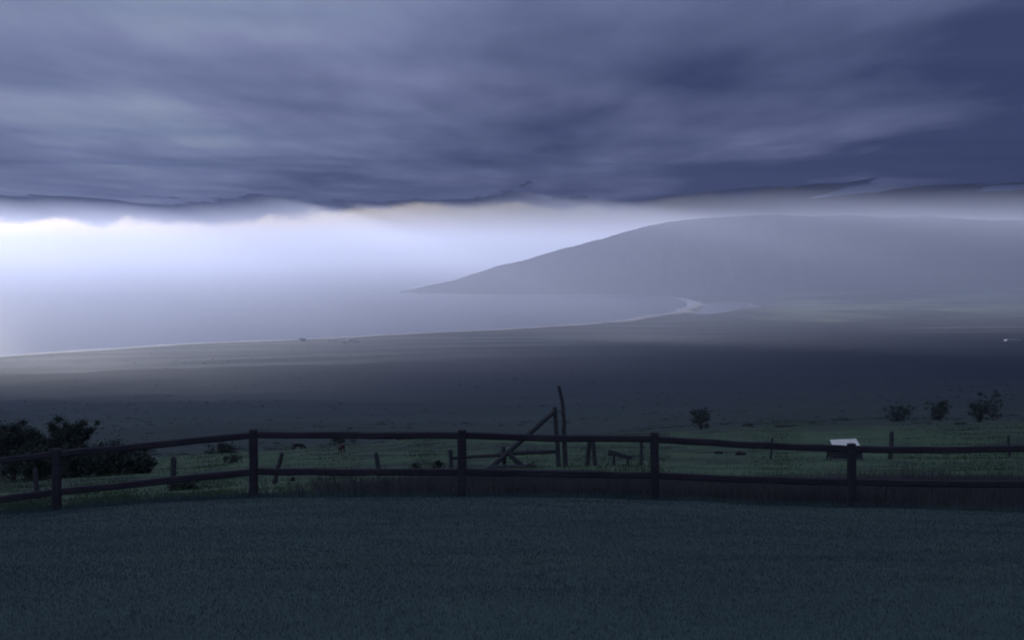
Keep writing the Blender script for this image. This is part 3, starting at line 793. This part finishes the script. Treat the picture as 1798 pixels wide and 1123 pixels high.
# facing +X: trunk, neck down to the grass, head, four jointed legs, tail
HV = [(0, 0, 1.18, .27, .30), (-.38, 0, 1.20, .26, .30), (-.68, 0, 1.24, .22, .27), (.35, 0, 1.16, .25, .31), (.62, 0, 1.22, .20, .27),       # 0-4 trunk
      (.86, 0, 1.12, .13, .20), (1.08, 0, .82, .10, .15), (1.22, 0, .55, .10, .12), (1.30, 0, .30, .075, .09), (1.33, 0, .14, .055, .06),   # 5-9 neck, head
      (.56, .15, .82, .10), (.58, .15, .50, .06), (.56, .15, .16, .042), (.60, .15, .03, .055),
      (.52, -.15, .82, .10), (.48, -.15, .50, .06), (.44, -.15, .16, .042), (.47, -.15, .03, .055),
      (-.60, .16, .86, .14), (-.56, .16, .66, .085), (-.76, .16, .48, .055), (-.74, .16, .15, .042), (-.70, .16, .03, .055),
      (-.64, -.16, .86, .14), (-.66, -.16, .66, .085), (-.88, -.16, .48, .055), (-.88, -.16, .15, .042), (-.84, -.16, .03, .055),
      (-.90, 0, 1.26, .05), (-.98, 0, .95, .06), (-.97, 0, .62, .03), (1.17, .05, .74, .03), (1.09, .08, .86, .018)]
HE = [(0, 1), (1, 2), (0, 3), (3, 4), (4, 5), (5, 6), (6, 7), (7, 8), (8, 9), (4, 10), (10, 11), (11, 12), (12, 13), (4, 14), (14, 15), (15, 16), (16, 17),
      (2, 18), (18, 19), (19, 20), (20, 21), (21, 22), (2, 23), (23, 24), (24, 25), (25, 26), (26, 27), (2, 28), (28, 29), (29, 30), (6, 31), (31, 32)]
animal('horse', HV, HE, M_HORSE, 524, 240, 0.06, 'dark horse grazing side-on with head lowered on the pasture brow', 'horse')
animal('horse', HV, HE, M_HORSE2, 600, 160, R(82), 'reddish brown horse seen end-on right of the grazing dark horse', 'horse', .84)

# ------------------------------------------------------------------ buildings far below
def building(px, py, L, W, H, label, rz=0.0, nwin=3, name='building', cat='building', low=False):
    v = sea_pt(px, py); d = v.y
    # walk the ray down to the ground
    ray = pix(px, py, 1.0)
    for dd in np.arange(5200, 13500, 20):
        q = ray * (dd / ray.y)
        if q.z <= gz(q.x, q.y): break
    root = empty(name, (q.x, q.y, gz(q.x, q.y)), rz)
    bm = bmesh.new(); bmesh.ops.create_cube(bm, size=1.0)
    bmesh.ops.scale(bm, vec=(L, W, H + 2), verts=bm.verts); bmesh.ops.translate(bm, vec=(0, 0, H / 2 - 1), verts=bm.verts)
    me = bpy.data.meshes.new('wall'); bm.to_mesh(me); bm.free(); link('wall', me, M_WHITE, root)
    e = .6; W = W * 1.5
    fx, fy, z0, z1 = L / 2 + e, W / 2 + e, H + .02, H + .02 + W * .03          # low single-pitch metal roof falling away to the sea
    vs = [(-fx, -fy, z0), (fx, -fy, z0), (fx, fy, z0), (-fx, fy, z0), (-fx, -fy, z1 + .3), (fx, -fy, z1 + .3), (fx, fy, z0 + .3), (-fx, fy, z0 + .3)]
    me = bpy.data.meshes.new('roof'); me.from_pydata(vs, [], [(3, 2, 1, 0), (4, 5, 6, 7), (0, 1, 5, 4), (2, 3, 7, 6), (1, 2, 6, 5), (3, 0, 4, 7)]); link('roof', me, M_ROOFW, root)
    for k in range(nwin):
        board_box('window', (-L / 2 + L * (k + .5) / nwin, -W / 2 - .03, H * .55), L / nwin * .45, .12, H * .35, root, M_GLASS, .02)
    return tag(root, label, cat, 'white buildings on the coast')
building(531, 597.5, 40, 30, 14, 'brightest white block, leftmost of the shore buildings')
building(578, 598.5, 22, 14, 6, 'small pale building left of the shore cluster', rz=.2)
building(588, 598.3, 30, 14, 6, 'low pale building beside the shore cluster', rz=.1)
building(606, 601.5, 28, 18, 7, 'low white building nearest the slope in the shore cluster')
building(614, 598.5, 26, 24, 11, 'square white building in the middle of the shore cluster', rz=.3)
building(621, 596.3, 22, 16, 7, 'small white building at the back of the shore cluster')
building(627, 600.3, 34, 20, 8, 'white building at the right end of the shore cluster', rz=-.1)
building(1778, 598.5, 84, 46, 8, 'long white farm building on the plain near the right edge', nwin=8, name='farm_building', rz=.05)

# ------------------------------------------------------------------ ground cover
def blades(name, mat, X, Y, h, wd_, label, cat, lean=.35, seed=0):
    rg = np.random.default_rng(seed); n = len(X)
    z = ground(X, Y)[0]
    a = rg.uniform(0, 2 * np.pi, n); dx, dy = np.cos(a) * wd_ * .5, np.sin(a) * wd_ * .5
    b = rg.uniform(0, 2 * np.pi, n); ln = h * rg.uniform(.1, 1.0, n) * lean
    v = np.stack([np.stack([X - dx, Y - dy, z - .01], 1), np.stack([X + dx, Y + dy, z - .01], 1),
                  np.stack([X + np.cos(b) * ln, Y + np.sin(b) * ln, z + h], 1)], 1).reshape(-1, 3)
    o = link(name, np_mesh(name, v, np.arange(n * 3).reshape(-1, 3)), mat)
    return tag(o, label, cat, kind='stuff')
def wedge(n, d0, d1, power, x0=-340, x1=2140):
    u = rng.random(n); d = d0 * (d1 / d0) ** (u ** power)
    px = rng.uniform(x0, x1, n)
    return (px - 899) / F * d, d
X, Y = wedge(300000, 4.6, 21.5, .72)
blades('lawn_grass', M_BLADE, X, Y, rng.uniform(.010, .024, len(X)) * (.7 + Y / 40), 0.0026 + Y * .00034, 'short mown grass blades of the lawn', 'grass', .7, 1)
# longer fringe left standing along the fence line
X, Y = wedge(16000, 20.6, 21.6, 1.0)
blades('fence_line_grass', M_BLADE, X, Y, rng.uniform(.03, .11, len(X)), np.full(len(X), .014), 'ragged strip of longer grass along the foot of the fence', 'grass', .5, 2)
# rank dark grass on the bank behind the fence
X, Y = wedge(150000, 22.6, 44, 1.0)
pxc = 899 + F * X / Y
keep = rng.random(len(X)) < sstep(520, 900, pxc + fbm(X / 2, Y / 2, 3) * 260) * (1 - sstep(30, 40 , Y + fbm(X / 4, Y / 4, 2) * 8 - (pxc - 900) * .004))
X, Y = X[keep], Y[keep]
hh = rng.uniform(.16, .42, len(X)) * (.75 + .9 * np.clip(fbm(X / 1.7, Y / 1.7, 3) + .4, 0, 1))
blades('bank_grass', M_TALL, X, Y, hh, np.full(len(X), .022), 'rank brownish grass on the bank behind the fence', 'grass', .55, 3)
X, Y = wedge(170000, 22.0, 330, 1.0)
cl = fbm(X / (Y * .03), Y / (Y * .06), 3)
keep = rng.random(len(X)) < np.clip(.45 + cl * 1.6, .06, 1)
X, Y = X[keep], Y[keep]
blades('pasture_grass', M_TUFT, X, Y, rng.uniform(.04, .16, len(X)) * (.6 + Y / 150), .012 + Y * .00035, 'uneven tufted grass of the pasture', 'grass', .6, 4)

def scrub(name, X, Y, s, mat, label, seed):
    rg = np.random.default_rng(seed)
    bm = bmesh.new(); bmesh.ops.create_icosphere(bm, subdivisions=2, radius=1.0)
    bv = np.array([q.co[:] for q in bm.verts]); bf = np.array([[q.index for q in fc_.verts] for fc_ in bm.faces]); bm.free()
    n = len(X); z = ground(X, Y)[0]
    j = 1 + rg.uniform(-.38, .38, (n, len(bv), 1))
    sc = np.stack([s * rg.uniform(.8, 1.5, n), s * rg.uniform(.8, 1.5, n), s * rg.uniform(.16, .4, n)], 1)[:, None, :]
    v = bv[None] * j * sc + np.stack([X, Y, z + s * .12], 1)[:, None, :]
    f = bf[None] + (np.arange(n) * len(bv))[:, None, None]
    return tag(link(name, np_mesh(name, v.reshape(-1, 3), f.reshape(-1, 3)), mat), label, 'scrub', kind='stuff')
u = rng.random(9000) ** .8; d = 330 * (5200 / 330) ** u; px = rng.uniform(-300, 2100, 9000); X = (px - 899) / F * d
keep = fbm(X / (d * .10), d / 260, 4) > .02
scrub('slope_scrub', X[keep], d[keep], ((.35 + 1.3 * rng.random(9000) ** 3) * (1 + d / 2600))[keep], M_SCRUB, 'dark scrub scattered down the shaded slope', 5)
kk = rng.integers(4, len(_c) - 60, 3000); off = rng.uniform(260, 2300, 3000)
P = _c[kk] + _nrm[kk] * off[:, None] + rng.normal(size=(3000, 2)) * 40
ok = inside(LAND_POLY, P[:, 0], P[:, 1]) & ~inside(POND_POLY, P[:, 0], P[:, 1]) & (dist_line(_c[::2], P[:, 0], P[:, 1]) > 200) & (np.hypot(P[:, 0], P[:, 1]) > 6600)
scrub('coastal_trees', P[ok][:, 0], P[ok][:, 1], rng.uniform(1.5, 5, ok.sum()) * (.6 + .8 * rng.random(ok.sum())), M_SCRUB, 'low belt of trees along the far shore', 6)
